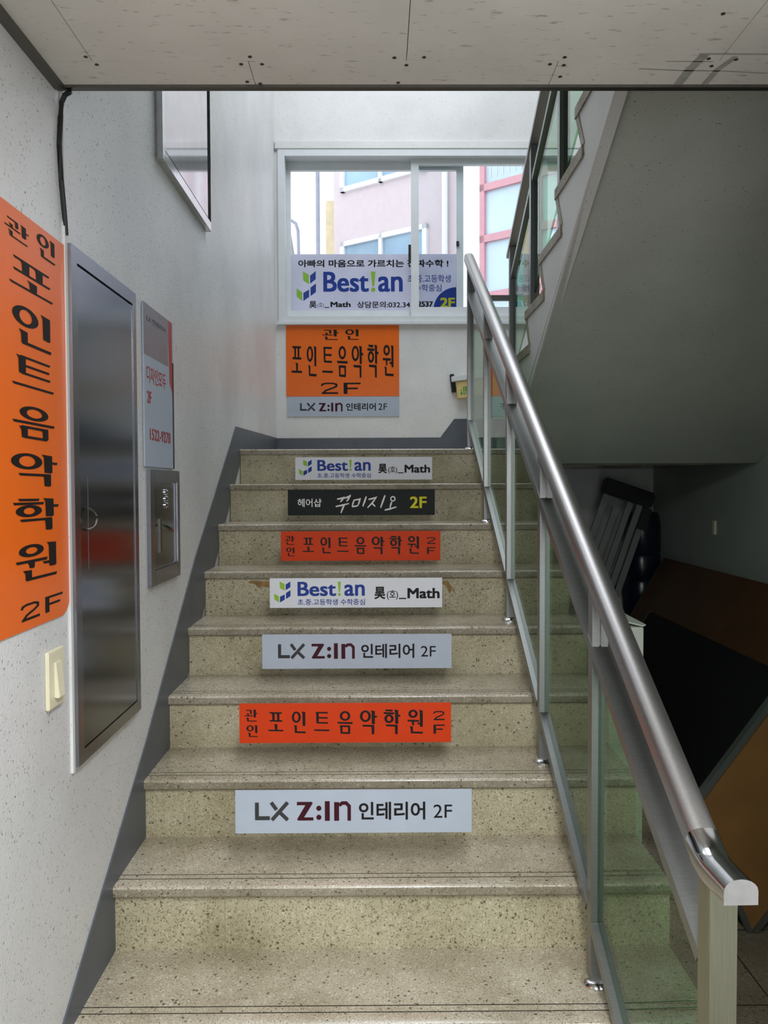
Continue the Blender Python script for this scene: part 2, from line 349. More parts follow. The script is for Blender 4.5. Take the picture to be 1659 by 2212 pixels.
for pts, t in (([(1462, 185), (1490, 150), (1522, 118)], 0.02), ([(1518, 186), (1550, 150), (1590, 122)], 0.014), ([(1380, 148), (1470, 152), (1560, 153), (1655, 158)], 0.004), ([(1440, 132), (1540, 133)], 0.003), ([(1510, 116), (1660, 117)], 0.005)):
    q = []; stroke([(onceil(*p).x, onceil(*p).y) for p in pts], t, q)
    for f in q: b.faces.new([b.verts.new((v[0], v[1], CZ-0.0004)) for v in f])
struct('filler_mark', b, PATCH, par)
# dark metal trims at the ceiling edges
struct('trim_1', bx(XL+0.001, XR, CY-0.012, CY+0.004, CZ-0.006, CZ+0.02), DARKST)
struct('trim_2', bx(XL, XL+0.020, -2.6, CY-0.012, CZ-0.010, CZ+0.006), DARKST)
# landing and floor behind
struct('floor_landing', bx(XL, XR, ny(1)+0.30, YW, ZL-0.075, ZL), TREAD)
# grey painted skirtings
b = B(); prism(b, [(1.40, -1.40), (1.40, -1.335), (1.707, -1.143), (2.352, -0.735), (3.001, -0.264), (3.884, 0.280), (YW, 0.316), (YW, ZL-0.07), (4.02, ZL-0.05), (1.75, -1.42)], 'x', XL-0.01, XL+0.004)
struct('baseboard_left', b, GREYP)
b = B(); prism(b, [(XL, ZL-0.02), (XL, 0.314), (0.412, 0.316), (0.505, 0.439), (XR, 0.439), (XR, ZL-0.02)], 'y', YW-0.004, YW+0.01)
struct('baseboard_back', b, GREYP)

# ------------------------------------------------------------------ lower flight of stairs
SXR = 0.74
st = thing('staircase', (0, 1.4, -1.52), 'lower flight of worn beige terrazzo stairs leading up to the window landing', 'stairs')
b = B(); pr = []
for k in range(10, 0, -1):
    pr += [(ny(k)+0.03, nz(k)-RI-0.03), (ny(k)+0.03, nz(k)-0.028)]
pr += [(4.30, ZL-0.028), (4.30, ZL-0.20), (4.05, ZL-0.20), (1.9, -1.52), (ny(10)+0.03, -1.52)]
prism(b, pr, 'x', XL+0.004, SXR-0.004); obj('flight_body', b, CONC, st)
for k in range(10, 0, -1):
    y, z = ny(k), nz(k); yb = y+G+0.016 if k > 1 else 4.30; c = 0.005
    pts = [(y+c, z-0.028), (y, z-0.024), (y, z-c), (y+c*0.4, z-c*0.3), (y+c, z)]
    g = []
    for gy in (0.043, 0.066): g += [(y+gy, z), (y+gy, z-0.004), (y+gy+0.0035, z-0.004), (y+gy+0.0035, z)]
    pts += g + [(yb, z), (yb, z-0.028)]
    b = B(); fs = prism(b, pts, 'x', XL+0.003, SXR)
    b.normal_update()
    for f in fs[2:]:
        c_ = f.calc_center_median()
        if abs(c_.z-(z-0.004)) < 1e-4 or (abs(c_.z-(z-0.002)) < 1e-4 and c_.y > y+0.02): f.material_index = 1
        elif c_.y < y+0.003 and c_.z < z-0.004: f.material_index = 2
    obj('tread', b, [TREAD, GROOVE, NOSE], st)
    b = B(); zb = nz(k)-RI-0.002
    if k == 8: box(b, XL+0.003, -0.395, y+0.016, y+0.03, zb, z-0.0275); box(b, -0.3945, SXR, y+0.0168, y+0.03, zb, z-0.0275)
    else: box(b, XL+0.003, SXR, y+0.016, y+0.03, zb, z-0.0275)
    obj('riser', b, RISER, st)
# rust coloured stains on the fifth riser beside its sign
STAIN = plain('brown_stain', rgb(126, 98, 52), 0.7, var=0.3, vs=60)

# ------------------------------------------------------------------ upper flight
UX = 0.6235; us = thing('staircase', (UX, 4.0, ZL), 'upper flight doubling back over the storage corner, seen from its sloping underside', 'stairs')
def N_(i): return (2.594+0.29*i, 1.177-0.15*i)
def I_(i): return (2.52+0.29*i, 1.027-0.15*i)
body = []
for i in range(-4, 7): body += [N_(i), I_(i)]
sl = (0.459-1.041)/(3.368-2.184)
def sb(y): return 1.041+sl*(y-2.184)
top = [(max(1.62, y), z) for y, z in body if y > 1.5]
top = [(y, z) for y, z in top if z < 1.62]
inset = [(y-0.03, z-0.035) for y, z in top if z > ZL+0.02]
yend = 3.94
poly = [(1.765, inset[0][1])] + inset + [(4.33, ZL), (4.33, ZL-0.07), (yend, ZL-0.075)]
poly += [(yend, sb(yend)-0.005 if sb(yend) < ZL-0.08 else ZL-0.076), (1.765, sb(1.765))]
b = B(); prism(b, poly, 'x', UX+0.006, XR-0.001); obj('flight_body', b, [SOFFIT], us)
b = B(); prism(b, poly, 'x', UX, UX+0.0065); obj('stringer_face', b, CONC, us)
for i in range(-3, 7):
    (ya, za), (yb, zb) = N_(i+1), I_(i)
    if zb < ZL+0.0: continue
    if ya < 1.8: continue
    b = B(); prism(b, [(ya, za), (ya+0.001, za-0.035), (max(yb-0.02, 1.766), zb-0.037), (max(yb-0.02, 1.766), zb)], 'x', UX-0.006, XR-0.001); obj('tread', b, NOSE, us)
for i in range(-3, 6):
    (ya, za), (yb, zb) = I_(i), N_(i)
    # the riser that rises from the inner corner to the nosing above it
    if yb < 1.8: continue
    b = B(); prism(b, [(yb, zb-0.034), (ya, za), (ya-0.035, za), (yb-0.035, zb-0.034)], 'x', UX-0.003, XR-0.001); obj('riser', b, NOSE, us)
b = B(); rr_ = []
for y in (1.77, yend):
    rr_.append([b.verts.new((UX+dx, y, sb(y)+dz)) for dx, dz in ((-0.002, 0.0), (-0.002, -0.020), (0.026, -0.042), (0.036, 0.01))])
for i in range(4): b.faces.new((rr_[0][i], rr_[0][(i+1) % 4], rr_[1][(i+1) % 4], rr_[1][i]))
b.faces.new(rr_[0]); b.faces.new(rr_[1][::-1])
obj('edge_strip', b, CONC, us)

# ------------------------------------------------------------------ window
b = B(); fy0, fy1 = YW-0.015, YW+0.14
FZ0, FZ1 = WZ0-0.0, WZ1
box(b, WX0, WX1, fy0, fy1, FZ1-0.045, FZ1); box(b, WX0, WX1, fy0, fy1, FZ0, FZ0+0.035)
box(b, WX0, WX0+0.045, fy0, fy1, FZ0+0.035, FZ1-0.045); box(b, WX1-0.045, WX1, fy0, fy1, FZ0+0.035, FZ1-0.045)
win = struct('window_1', b, ALUW)
def sash(x0, x1, y, z0, z1, sw_l, sw_r, top, bot):
    s = B(); t = 0.018
    box(s, x0, x0+sw_l, y, y+0.03, z0, z1); box(s, x1-sw_r, x1, y, y+0.03, z0, z1)
    box(s, x0+sw_l, x1-sw_r, y, y+0.03, z1-top, z1); box(s, x0+sw_l, x1-sw_r, y, y+0.03, z0, z0+bot)
    so = struct('sash', s, ALUW, win)
    struct('pane', bx(x0+sw_l-0.005, x1-sw_r+0.005, y+0.013, y+0.017, z0+bot-0.005, z1-top+0.005), WING, so)
    return so
sash(-0.612, 0.575, YW+0.085, 1.11, 2.16, 0.03, 0.046, 0.055, 0.065)
s2 = sash(0.222, 1.408, YW+0.035, 1.11, 2.16, 0.052, 0.046, 0.038, 0.075)
b = B(); box(b, 0.205, 0.222, YW+0.045, YW+0.07, 1.49, 1.60); struct('latch', b, RUBBER, s2)
b = B(); box(b, 0.527, 0.545, YW+0.07, YW+0.085, 1.60, 1.63); struct('latch', b, DGREY, s2)
struct('window_sill', bx(WX0-0.01, WX1+0.01, YW-0.03, YW+0.02, WZ0-0.022, WZ0+0.001), ALUW, win, bevel=0.003)
struct('window_head', bx(WX0-0.02, WX1+0.02, YW-0.02, YW+0.0, WZ1-0.002, WZ1+0.05), WALLB, win, bevel=0.004)

# ------------------------------------------------------------------ signs
def flat_sign(name, x0, x1, y, z0, z1, th, m, label, cat, group, pix, px_m=None):
    t = thing(name, ((x0+x1)/2, y, z0), label, cat, group)
    obj('board', bx(x0, x1, y, y+th, z0, z1), m, t)
    return t, Face((x0, y, z1), (x1-x0, 0, 0), (0, 0, z0-z1), (0, -1, 0), pix)
def logo(fc, bm, x0, y0, x1, y1):
    def M(pts): return [(x0+(px-163)/121*(x1-x0), y0+(py-793)/182*(y1-y0)) for px, py in pts]
    fc.raw(bm, [M([(203, 793), (240, 815), (240, 872), (205, 850)]), M([(163, 897), (198, 922), (198, 975), (163, 948)])], mi=0)
    fc.raw(bm, [M([(248, 820), (283, 793), (283, 842), (248, 870)]), M([(250, 893), (284, 868), (284, 920), (250, 945)]), M([(205, 925), (241, 905), (241, 950), (205, 975)])], mi=1)
NRM = (0, -1, 0)
def excl(fc, bm, x0, y0, x1, y1):
    h = y1-y0; fc.raw(bm, [[(x0, y0), (x1, y0), (x0+(x1-x0)*0.72, y0+h*0.72), (x0+(x1-x0)*0.28, y0+h*0.72)]])
    q = []; cx_, cy_, r = (x0+x1)/2, y1-h*0.11, h*0.11
    q.append([(cx_+r*math.cos(a*0.524), cy_+r*math.sin(a*0.524)) for a in range(12)]); fc.raw(bm, q)
def math_sign(k, x0, x1, z0, z1, label):
    t, fc = flat_sign('riser_sign', x0, x1, ny(k)+0.0120, z0, z1, 0.004, SIGNW, label, 'sign', 'signs on the stair risers', (386, 780, 1268, 922))
    b = B(); logo(fc, b, 409, 795, 492, 896); letters('logo', b, [GREENV, NAVY], t, NRM)
    b = B(); fc.type(b, 'Best', (528, 797, 725, 866), 0, fat=5); fc.type(b, 'an', (767, 811, 872, 866), 0, fat=5)
    fc.type(b, '초.중.고등학생 수학중심', (528, 880, 872, 909), 0.012); letters('blue_lettering', b, NAVY, t, NRM)
    b = B(); excl(fc, b, 734, 797, 750, 866); letters('green_lettering', b, GREENV, t, NRM)
    b = B(); fc.type(b, '昊', (920, 822, 978, 882), 0.028); fc.type(b, '(호)', (985, 838, 1042, 886), 0.012)
    fc.raw(b, [[(1046, 876), (1084, 876), (1084, 882), (1046, 882)]]); fc.type(b, 'Math', (1090, 829, 1255, 879), 0, fat=5); letters('black_lettering', b, BLACKV, t, NRM)
def lxzin(fc, t, s, box_):
    """dark grey and maroon word marks drawn with pen strokes, then type; box_ holds the pixel extents"""
    (a0, b0, a1, b1), (c0, d0, c1, d1), ko, tf = box_
    b = B(); q = []; w, h = a1-a0, b1-b0; tt = h*0.225
    stroke([(a0+tt/2, b0), (a0+tt/2, b1-tt/2), (a0+w*0.44, b1-tt/2)], tt, q)
    stroke([(a0+w*0.48, b0), (a0+w*0.64, b0+h*0.42)], tt*0.95, q); stroke([(a0+w*0.74, b0+h*0.58), (a0+w*0.97, b1)], tt*0.95, q)
    stroke([(a0+w*0.97, b0), (a0+w*0.50, b1)], tt*0.95, q); fc.raw(b, q); letters('grey_lettering', b, DGREY, t, NRM)
    b = B(); q = []; w, h = c1-c0, d1-d0; tt = h*0.20
    fc.raw(b, [[(c0, d0+h*0.03), (c0+w*0.27, d0+h*0.03), (c0+w*0.29, d0+h*0.10), (c0+w*0.13, d0+h*0.82), (c0+w*0.30, d0+h*0.82), (c0+w*0.30, d0+h*0.98), (c0+w*0.02, d0+h*0.98), (c0+w*0.0, d0+h*0.92), (c0+w*0.155, d0+h*0.20), (c0, d0+h*0.20)]])
    for yy in (0.36, 0.82):
        q.append([(c0+w*0.40+h*0.135*math.cos(a*0.524), d0+h*yy+h*0.135*math.sin(a*0.524)) for a in range(12)])
    q.append([(c0+w*0.51, d0), (c0+w*0.60, d0), (c0+w*0.60, d1), (c0+w*0.51, d1)])
    q.append([(c0+w*0.68, d0+h*0.05), (c0+w*0.77, d0+h*0.05), (c0+w*0.77, d1), (c0+w*0.68, d1)])
    stroke([(c0+w*0.77, d0+h*0.22), (c0+w*0.83, d0+h*0.10), (c0+w*0.90, d0+h*0.10), (c0+w*0.955, d0+h*0.26), (c0+w*0.955, d1)], h*0.18, q)
    fc.raw(b, q); letters('maroon_lettering', b, MAROON, t, NRM)
    b = B(); fc.type(b, '인테리어', ko, 0.022); fc.type(b, '2F', tf, 0.002); letters('black_lettering', b, BLACKV, t, NRM)
def zin_sign(k, x0, x1, z0, z1, label):
    t, fc = flat_sign('riser_sign', x0, x1, ny(k)+0.0120, z0, z1, 0.004, SIGNG, label, 'sign', 'signs on the stair risers', (470, 121, 1192, 250))
    lxzin(fc, t, 1, ((530, 157, 633, 210), (658, 154, 825, 213), (847, 157, 1050, 211), (1075, 166, 1132, 206)))
def orange_sign(k, x0, x1, z0, z1, label):
    t, fc = flat_sign('riser_sign', x0, x1, ny(k)+0.0120, z0, z1, 0.004, REDOR, label, 'sign', 'signs on the stair risers', (443, 536, 1257, 688))
    for ch, bb in zip('관인포인트음악학원2F', ((463, 558, 512, 605), (468, 618, 515, 665), (552, 568, 613, 645), (642, 565, 700, 652), (728, 568, 790, 645), (818, 565, 880, 655), (905, 562, 972, 655), (995, 560, 1062, 655), (1088, 562, 1150, 655), (1188, 568, 1232, 603), (1188, 620, 1232, 655))):
        b = B(); fc.brush(b, ch, bb); letters('letter', b, BLACKV, t, NRM)
zin_sign(8, -0.365, 0.233, -0.88, -0.77, 'pale grey sign with grey and maroon letters on the lowest signed riser')
orange_sign(7, -0.401, 0.206, -0.738, -0.624, 'orange sign with black letters, between the two pale grey riser signs')
zin_sign(6, -0.374, 0.232, -0.587, -0.477, 'pale grey sign with maroon letters on a riser just above an orange sign')
math_sign(5, -0.386, 0.224, -0.433, -0.328, 'white sign with green and blue logo on the riser between orange and pale grey signs')
orange_sign(4, -0.379, 0.239, -0.292, -0.178, 'orange sign with black letters on the riser directly below the black sign')
math_sign(2, -0.378, 0.244, 0.025, 0.128, 'white sign with green and blue logo on the topmost riser')
# black hairdresser's sign
t, fc = flat_sign('riser_sign', -0.382, 0.237, ny(3)+0.0120, -0.126, -0.018, 0.004, SIGNK, 'black sign with white handwritten lettering and a yellow 2F on a riser', 'sign', 'signs on the stair risers', (480, 326, 1230, 455))
b = B(); fc.type(b, '헤어샵', (530, 371, 651, 413), 0.012); letters('white_lettering', b, WHITEV, t, NRM); b = B()
q = []
def pen(pts, t_=8.5): stroke(pts, [t_*0.75]+[t_]*(len(pts)-2)+[t_*0.6], q)
pen([(731, 374), (748, 371), (765, 366), (757, 378), (748, 388)]); pen([(768, 370), (785, 364), (797, 357), (790, 372), (780, 386)]); pen([(795, 354), (801, 361)], 6)
pen([(724, 411), (755, 405), (792, 396)], 9); pen([(768, 402), (760, 420), (750, 444)], 9)
pen([(819, 377), (812, 395), (808, 413)], 8); pen([(819, 379), (848, 374), (843, 392), (836, 408)], 8); pen([(808, 412), (824, 410), (838, 407)], 8)
pen([(880, 361), (872, 385), (862, 411)], 9); pen([(891, 376), (910, 372), (930, 366), (912, 392), (886, 418)], 8.5); pen([(909, 395), (918, 404), (926, 412)], 8)
pen([(976, 355), (965, 385), (953, 418)], 9); ring(1016, 373, 14, 14, 6, 6, q, 16); pen([(1010, 388), (1005, 402), (1001, 418)], 8.5); pen([(974, 430), (1000, 424), (1034, 414)], 9)
fc.raw(b, q); letters('handwritten_name', b, WHITEV, t, NRM)
b = B(); fc.type(b, '2F', (1103, 362, 1188, 420), 0, fat=4); letters('yellow_lettering', b, YELLOW, t, NRM)
# stains
fcs = Face((0, ny(5)+0.0155, 0), (1, 0, 0), (0, 0, -1), (0, -1, 0), (0, 0, 1, 1))
for pts in ([(-0.46, .338), (-0.445, .335), (-0.40, .339), (-0.387, .338), (-0.387, .362), (-0.41, .357), (-0.425, .362), (-0.44, .348), (-0.462, .344)], [(0.225, .342), (0.245, .338), (0.252, .352), (0.262, .365), (0.252, .385), (0.245, .375), (0.24, .358), (0.226, .352)]):
    b = B(); fcs.raw(b, [pts], 0.0); letters('stain', b, STAIN, st, NRM)
# orange sign and pale strip below it on the landing wall
t, fc = flat_sign('wall_sign', -0.608, 0.139, YW-0.006, 0.590, 1.062, 0.006, ORANGE, 'square orange sign with tall black letters on the landing wall under the window', 'sign', 'signs on the landing wall', (107, 60, 807, 502))
for ch, bb in zip('관인포인트음악학원2F', ((330, 90, 432, 155), (470, 88, 562, 155), (138, 190, 207, 362), (232, 188, 298, 382), (328, 195, 398, 362), (420, 190, 490, 385), (512, 186, 585, 385), (608, 182, 680, 385), (705, 185, 775, 380), (322, 418, 428, 487), (460, 418, 568, 487))):
    b = B(); fc.brush(b, ch, bb); letters('letter', b, BLACKV, t, NRM)
t, fc = flat_sign('wall_sign', -0.602, 0.139, YW-0.006, 0.457, 0.588, 0.006, SIGNG, 'long pale grey sign directly beneath the square orange sign on the landing wall', 'sign', 'signs on the landing wall', (115, 505, 807, 628))
lxzin(fc, t, 1, ((193, 545, 288, 592), (310, 543, 458, 597), (478, 545, 662, 593), (678, 548, 732, 588)))
# banner behind the window panes
def banner_mat():
    m, N, L, P = new_mat('banner_film'); v = coords(N, L); n = noise(N, L, v, 6, 3); r = ramp(N, [(0.3, rgb(218, 216, 226)), (0.7, rgb(228, 226, 236))]); L.new(n.outputs[0], r.inputs[0]); L.new(r.outputs[0], P.inputs['Base Color'])
    P.inputs['Roughness'].default_value = 0.5; tr = N.new('ShaderNodeBsdfTranslucent'); L.new(r.outputs[0], tr.inputs[0]); mx = N.new('ShaderNodeMixShader'); mx.inputs[0].default_value = 0.5
    out = [x for x in N if x.type == 'OUTPUT_MATERIAL'][0]; L.new(P.outputs[0], mx.inputs[1]); L.new(tr.outputs[0], mx.inputs[2]); L.new(mx.outputs[0], out.inputs[0]); return m
t, fc = flat_sign('window_banner', -0.584, 0.533, YW+0.1185, 1.168, 1.558, 0.003, banner_mat(), 'wide white banner with blue name and quarter-circle 2F at the bottom of the window', 'banner', None, (130, 690, 1163, 1045))
b = B(); fc.type(b, '아빠의 마음으로 가르치는 진짜수학 !', (174, 724, 1112, 770), 0.03); letters('slogan', b, BLACKV, t, NRM); b = B()
fc.type(b, '昊', (240, 975, 288, 1018), 0.02); fc.type(b, '(호)', (293, 984, 333, 1019)); fc.raw(b, [[(338, 1012), (366, 1012), (366, 1017), (338, 1017)]]); fc.type(b, 'Math', (374, 980, 500, 1013), 0, fat=4)
letters('black_lettering', b, BLACKV, t, NRM); b = B(); fc.type(b, '상담문의:032.34', (540, 978, 872, 1018), 0.02); fc.type(b, '2537', (918, 978, 1015, 1012), 0, fat=4); letters('phone_number', b, BLACKV, t, NRM)
b = B(); fc.type(b, 'Best', (330, 797, 614, 920), 0, fat=8); fc.type(b, 'an', (672, 826, 826, 920), 0, fat=8); letters('blue_lettering', b, NAVY, t, NRM); b = B(); fc.type(b, '초.중.고등학생', (855, 817, 1126, 863), 0.008); fc.type(b, '수학중심', (900, 875, 1068, 918), 0.008)
letters('blue_lettering', b, NAVY, t, NRM); b = B(); fc.raw(b, [[(1163, 1030)]+[(1163-145*math.cos(a*math.pi/24), 1030-138*math.sin(a*math.pi/24)) for a in range(0, 13)]]); letters('quarter_circle', b, NAVY, t, NRM)
b = B(); excl(fc, b, 627, 796, 656, 920); letters('green_lettering', b, GREENV, t, NRM)
b = B(); logo(fc, b, 163, 793, 284, 975); letters('logo', b, [GREENV, NAVY], t, NRM)
b = B(); fc.type(b, '2F', (1060, 956, 1152, 1016), 0, lift=0.0012, fat=7); letters('yellow_lettering', b, YELLOW, t, NRM)

# ------------------------------------------------------------------ left wall things
def LF(y0, y1, z0, z1, x): return Face((x, y0, z1), (0, y1-y0, 0), (0, 0, z0-z1), (1, 0, 0), (y0, -z1, y1, -z0))   # letter in (y, -z)
# tall orange poster with a rounded lower corner
PY0, PY1, PZ0, PZ1 = 1.40, 1.785, -0.275, 0.518
t = thing('poster', (XL, 1.6, PZ0), 'tall orange poster with black letters on the near left wall above the light switch', 'poster')
r_ = 0.05; b = B()
pts = [(PY0, PZ1), (PY1, PZ1)] + [(PY1-r_+r_*math.cos(a), PZ0+r_-r_*math.sin(a)) for a in [i*math.pi/12 for i in range(7)]] + [(PY0, PZ0)]
prism(b, pts, 'x', XL+0.001, XL+0.003); obj('sheet', b, ORANGE, t)
fc = LF(PY0, PY1, PZ0, PZ1, XL+0.003); b = B()
def onleft(px, py):
    d = RR*((px-829.5)/F) + UU*((1106-py)/F) + FW; d = d*(XL/d.x); return d.y, d.z
def pbox(ch, x0, x1, yt, yb):
    """letter box from its left and right pixel columns and its top and bottom along the middle column"""
    ya, _ = onleft(x0, yt); yc, _ = onleft(x1, yt); _, zt = onleft((x0+x1)/2, yt); _, zb = onleft((x0+x1)/2, yb)
    fc.brush(b, ch, (ya, -zt, yc, -zb))
for a in (('관', 5, 57, 478, 518), ('인', 74, 116, 512, 562), ('포', 13, 111, 572, 634), ('인', 18, 109, 668, 752), ('트', 19, 113, 775, 842), ('음', 20, 115, 878, 950), ('악', 18, 120, 979, 1050), ('학', 21, 123, 1076, 1147), ('원', 29, 120, 1174, 1252), ('2', 41, 82, 1302, 1338), ('F', 93, 132, 1284, 1318)): 
    b = B(); pbox(*a); letters('letter', b, BLACKV, t, (1, 0, 0))
# stainless steel meter cabinet
t = thing('meter_cabinet', (XL, 2.04, -0.625), 'tall stainless steel wall cabinet reflecting the stairs, beside the orange poster', 'cabinet')
y0, y1, z0, z1, d = 1.790, 2.262, -0.620, 0.526, 0.014
b = B(); box(b, XL+0.0, XL+d, y0, y0+0.034, z0, z1); box(b, XL, XL+d, y1-0.030, y1, z0, z1); box(b, XL, XL+d, y0+0.034, y1-0.030, z1-0.034, z1); box(b, XL, XL+d, y0+0.034, y1-0.030, z0, z0+0.030)
obj('frame', b, CABFR, t)
dr = obj('door', bx(XL+0.002, XL+d-0.002, y0+0.036, y1-0.0315, z0+0.0315, z1-0.038), CABST, t, bevel=0.001)
b = B(); box(b, XL+d-0.004, XL+d-0.0014, 1.875, 1.905, -0.19, 0.02); obj('handle_plate', b, CABST, dr)
b = B()
rp = [(XL+d+0.001+0.016*math.sin(math.pi*i/10), 1.895+0.0, -0.075-0.024*math.cos(math.pi*i/10)) for i in range(11)]
sweep(b, [(p[0], 1.858+0.02*math.sin(math.pi*i/10), p[2]) for i, p in enumerate(rp)], circ(0.0028, 8)); obj('ring_pull', b, DARKST, dr)
obj('sealant', bx(XL-0.001, XL+0.006, y0-0.012, y0, z0-0.01, 0.85), WALLB, t, label='white sealant bead along the near edge')
# grey, red and white notice plate
t = thing('notice_plate', (XL, 2.54, 0.053), 'grey and white notice plate with red strip and phone number on the left wall', 'sign')
Y0, Y1, Z0, Z1 = 2.36, 2.695, 0.056, 0.530; X1 = XL+0.006
obj('plate', bx(XL+0.001, X1, Y0, Y1, Z0, Z1), SIGNG, t, bevel=0.001)
fc = LF(Y0, Y1, Z0, Z1, X1)
b = B(); fc.raw(b, [[(Y0+.001, -Z1+.001), (2.632, -Z1+.001), (2.632, -0.381), (Y0+.001, -0.381)]], 0.0004)
obj_ = letters('grey_field', b, POSTG, t, (1, 0, 0))
b = B(); fc.raw(b, [[(2.634, -Z1+.001), (Y1-.014, -Z1+.001), (Y1-.014, -0.30), (2.646, -0.33)]], 0.0004); letters('red_stripe', b, REDV, t, (1, 0, 0)); b = B(); fc.type(b, '디자인모두', (2.385, -0.352, 2.598, -0.303), 0.012); letters('company_name', b, REDV, t, (1, 0, 0)); b = B(); fc.type(b, '2F', (2.388, -0.278, 2.432, -0.243), 0.0, fat=0.002); letters('floor_number', b, REDV, t, (1, 0, 0)); b = B(); fc.type(b, '1522-9278', (2.412, -0.170, 2.648, -0.136), 0.0, fat=0.002); letters('phone_number', b, REDV, t, (1, 0, 0))
b = B(); fc.type(b, 'LX 인테리어', (2.39, -0.497, 2.60, -0.480), 0.0, 0.0008); letters('grey_lettering', b, DGREY, t, (1, 0, 0))
obj('edge_shadow', bx(XL+0.001, X1+0.001, Y1-0.013, Y1+0.001, Z0, 0.40), DGREY, t, label='dark band standing in for the edge shadow')  # shadow along the plate edge, put in as a dark strip
# small locked steel box
t = thing('mail_box', (XL, 2.58, -0.30), 'small stainless steel wall box with key lever, directly under the notice plate', 'wall box')
y0, y1, z0, z1, d = 2.388, 2.740, -0.298, 0.049, 0.012
b = B(); box(b, XL, XL+d, y0, y0+0.045, z0, z1); box(b, XL, XL+d, y1-0.032, y1, z0, z1); box(b, XL, XL+d, y0+0.045, y1-0.032, z1-0.036, z1); box(b, XL, XL+d, y0+0.045, y1-0.032, z0, z0+0.045)
obj('frame', b, CABFR, t, bevel=0.001)
dr = obj('door', bx(XL+0.002, XL+d-0.006, y0+0.049, y1-0.036, z0+0.049, z1-0.040), CABST, t, bevel=0.002)
for zz in (-0.020, -0.040, -0.060):
    b = B(); lathe(b, [(0.010, 0), (0.010, 0.004), (0.006, 0.009), (0.001, 0.010)], (XL+d-0.006, 2.575, zz), 14, 'x'); obj('button', b, CHROME, dr)
b = B(); box(b, XL+d-0.006, XL+d-0.002, 2.498, 2.518, -0.205, -0.10); obj('lock_plate', b, DARKST, dr, bevel=0.001)
b = B(); sweep(b, [(XL+d-0.004, 2.510, -0.118), (XL+d+0.012, 2.525, -0.126), (XL+d+0.020, 2.560, -0.142)], [(-0.005, -0.003), (0.005, -0.003), (0.005, 0.003), (-0.005, 0.003)], False); obj('key_lever', b, CHROME, dr)
# light switch
t = thing('light_switch', (XL, 1.70, -0.46), 'ivory rocker light switch on the left wall beneath the orange poster', 'switch')
obj('plate', bx(XL+0.0005, XL+0.009, 1.646, 1.728, -0.456, -0.337), IVORY, t, bevel=0.002)
b = B(); prism(b, [(XL+0.009, -0.436), (XL+0.020, -0.436), (XL+0.013, -0.362), (XL+0.009, -0.362)], 'y', 1.672, 1.704); obj('rocker', b, IVORY, t, bevel=0.0015)
# black cable in the corner
b = B(); P_ = [(XL+0.030, 1.758, CZ-0.010), (XL+0.016, 1.764, CZ-0.014), (XL+0.008, 1.766, CZ-0.028), (XL+0.006, 1.764, CZ-0.06), (XL+0.005, 1.757, 0.72), (XL+0.005, 1.765, 0.65), (XL+0.005, 1.780, 0.58), (XL+0.005, 1.786, 0.541)]
sweep(b, P_, circ(0.0055, 10)); obj('cable', b, RUBBER, None, 'black cable running down from the ceiling corner to the steel cabinet', 'cable')
# framed mirror high on the left wall
t = thing('mirror', (XL, 2.93, 1.03), 'steel-framed mirror hanging high on the left wall, cut off by the ceiling edge', 'mirror')
y0, y1, z0, z1, d = 2.535, 3.262, 1.000, 1.95, 0.022
obj('backing', bx(XL, XL+0.004, y0+0.01, y1-0.002, z0+0.01, z1-0.01), BLACKV, t)
b = B(); w_ = 0.035
box(b, XL, XL+d, y0, y0+w_, z0, z1); box(b, XL, XL+d, y1-0.005, y1, z0, z1); box(b, XL, XL+d, y0+w_, y1-0.005, z0, z0+w_); box(b, XL, XL+d, y0+w_, y1-0.005, z1-w_, z1); obj('frame', b, CHROME, t, bevel=0.001)
obj('mirror_glass', bx(XL+0.001, XL+d-0.006, y0+w_+0.012, y1-0.005, z0+w_+0.012, z1-w_), steel('mirror_silver', rgb(206, 200, 204), 0.06, (1, 1, 1), 0.0), t)

# ------------------------------------------------------------------ exit light on the landing wall
t = thing('exit_light', (0.60, YW, 0.57), 'cream emergency exit light with a white top hanging crooked on the landing wall', 'exit light')
Mx = Matrix.Translation((0.60, 0, 0.64)) @ Matrix.Rotation(math.radians(8), 4, 'Y') @ Matrix.Translation((-0.60, 0, -0.64))
Mx = Matrix.Translation((0.60, 0, 0.64)) @ Matrix.Rotation(math.radians(-7), 4, 'Y') @ Matrix.Translation((-0.60, 0, -0.64))
obj('body', bx(0.515, 0.70, YW-0.060, YW-0.012, 0.575, 0.690, M=Mx), CREAM, t, bevel=0.004)
obj('housing', bx(0.490, 0.71, YW-0.070, YW-0.004, 0.690, 0.725, M=Mx), ALUW, t, bevel=0.003)
obj('bracket', bx(0.485, 0.513, YW-0.03, YW-0.001, 0.625, 0.745, M=Mx), RUBBER, t, bevel=0.003)
b = B(); fx = Face((0.515, YW-0.060, 0.69), (0.185, 0, 0), (0, 0, -0.115), (0, -1, 0), (0, 0, 185, 115)); q = []
stroke([(28, 55), (28, 85)], 5, q); q.append([(18, 78), (38, 78), (28, 96)]); stroke([(45, 95), (45, 45), (70, 45), (70, 95)], 6, q); stroke([(50, 62), (62, 62), (55, 92)], 5, q); q.append([(55, 50+0), (64, 50), (64, 58), (55, 58)])
fx.raw(b, q, 0.001)
for v in b.verts: v.co = Mx @ v.co
letters('exit_pictogram', b, EXITG, t, NRM)

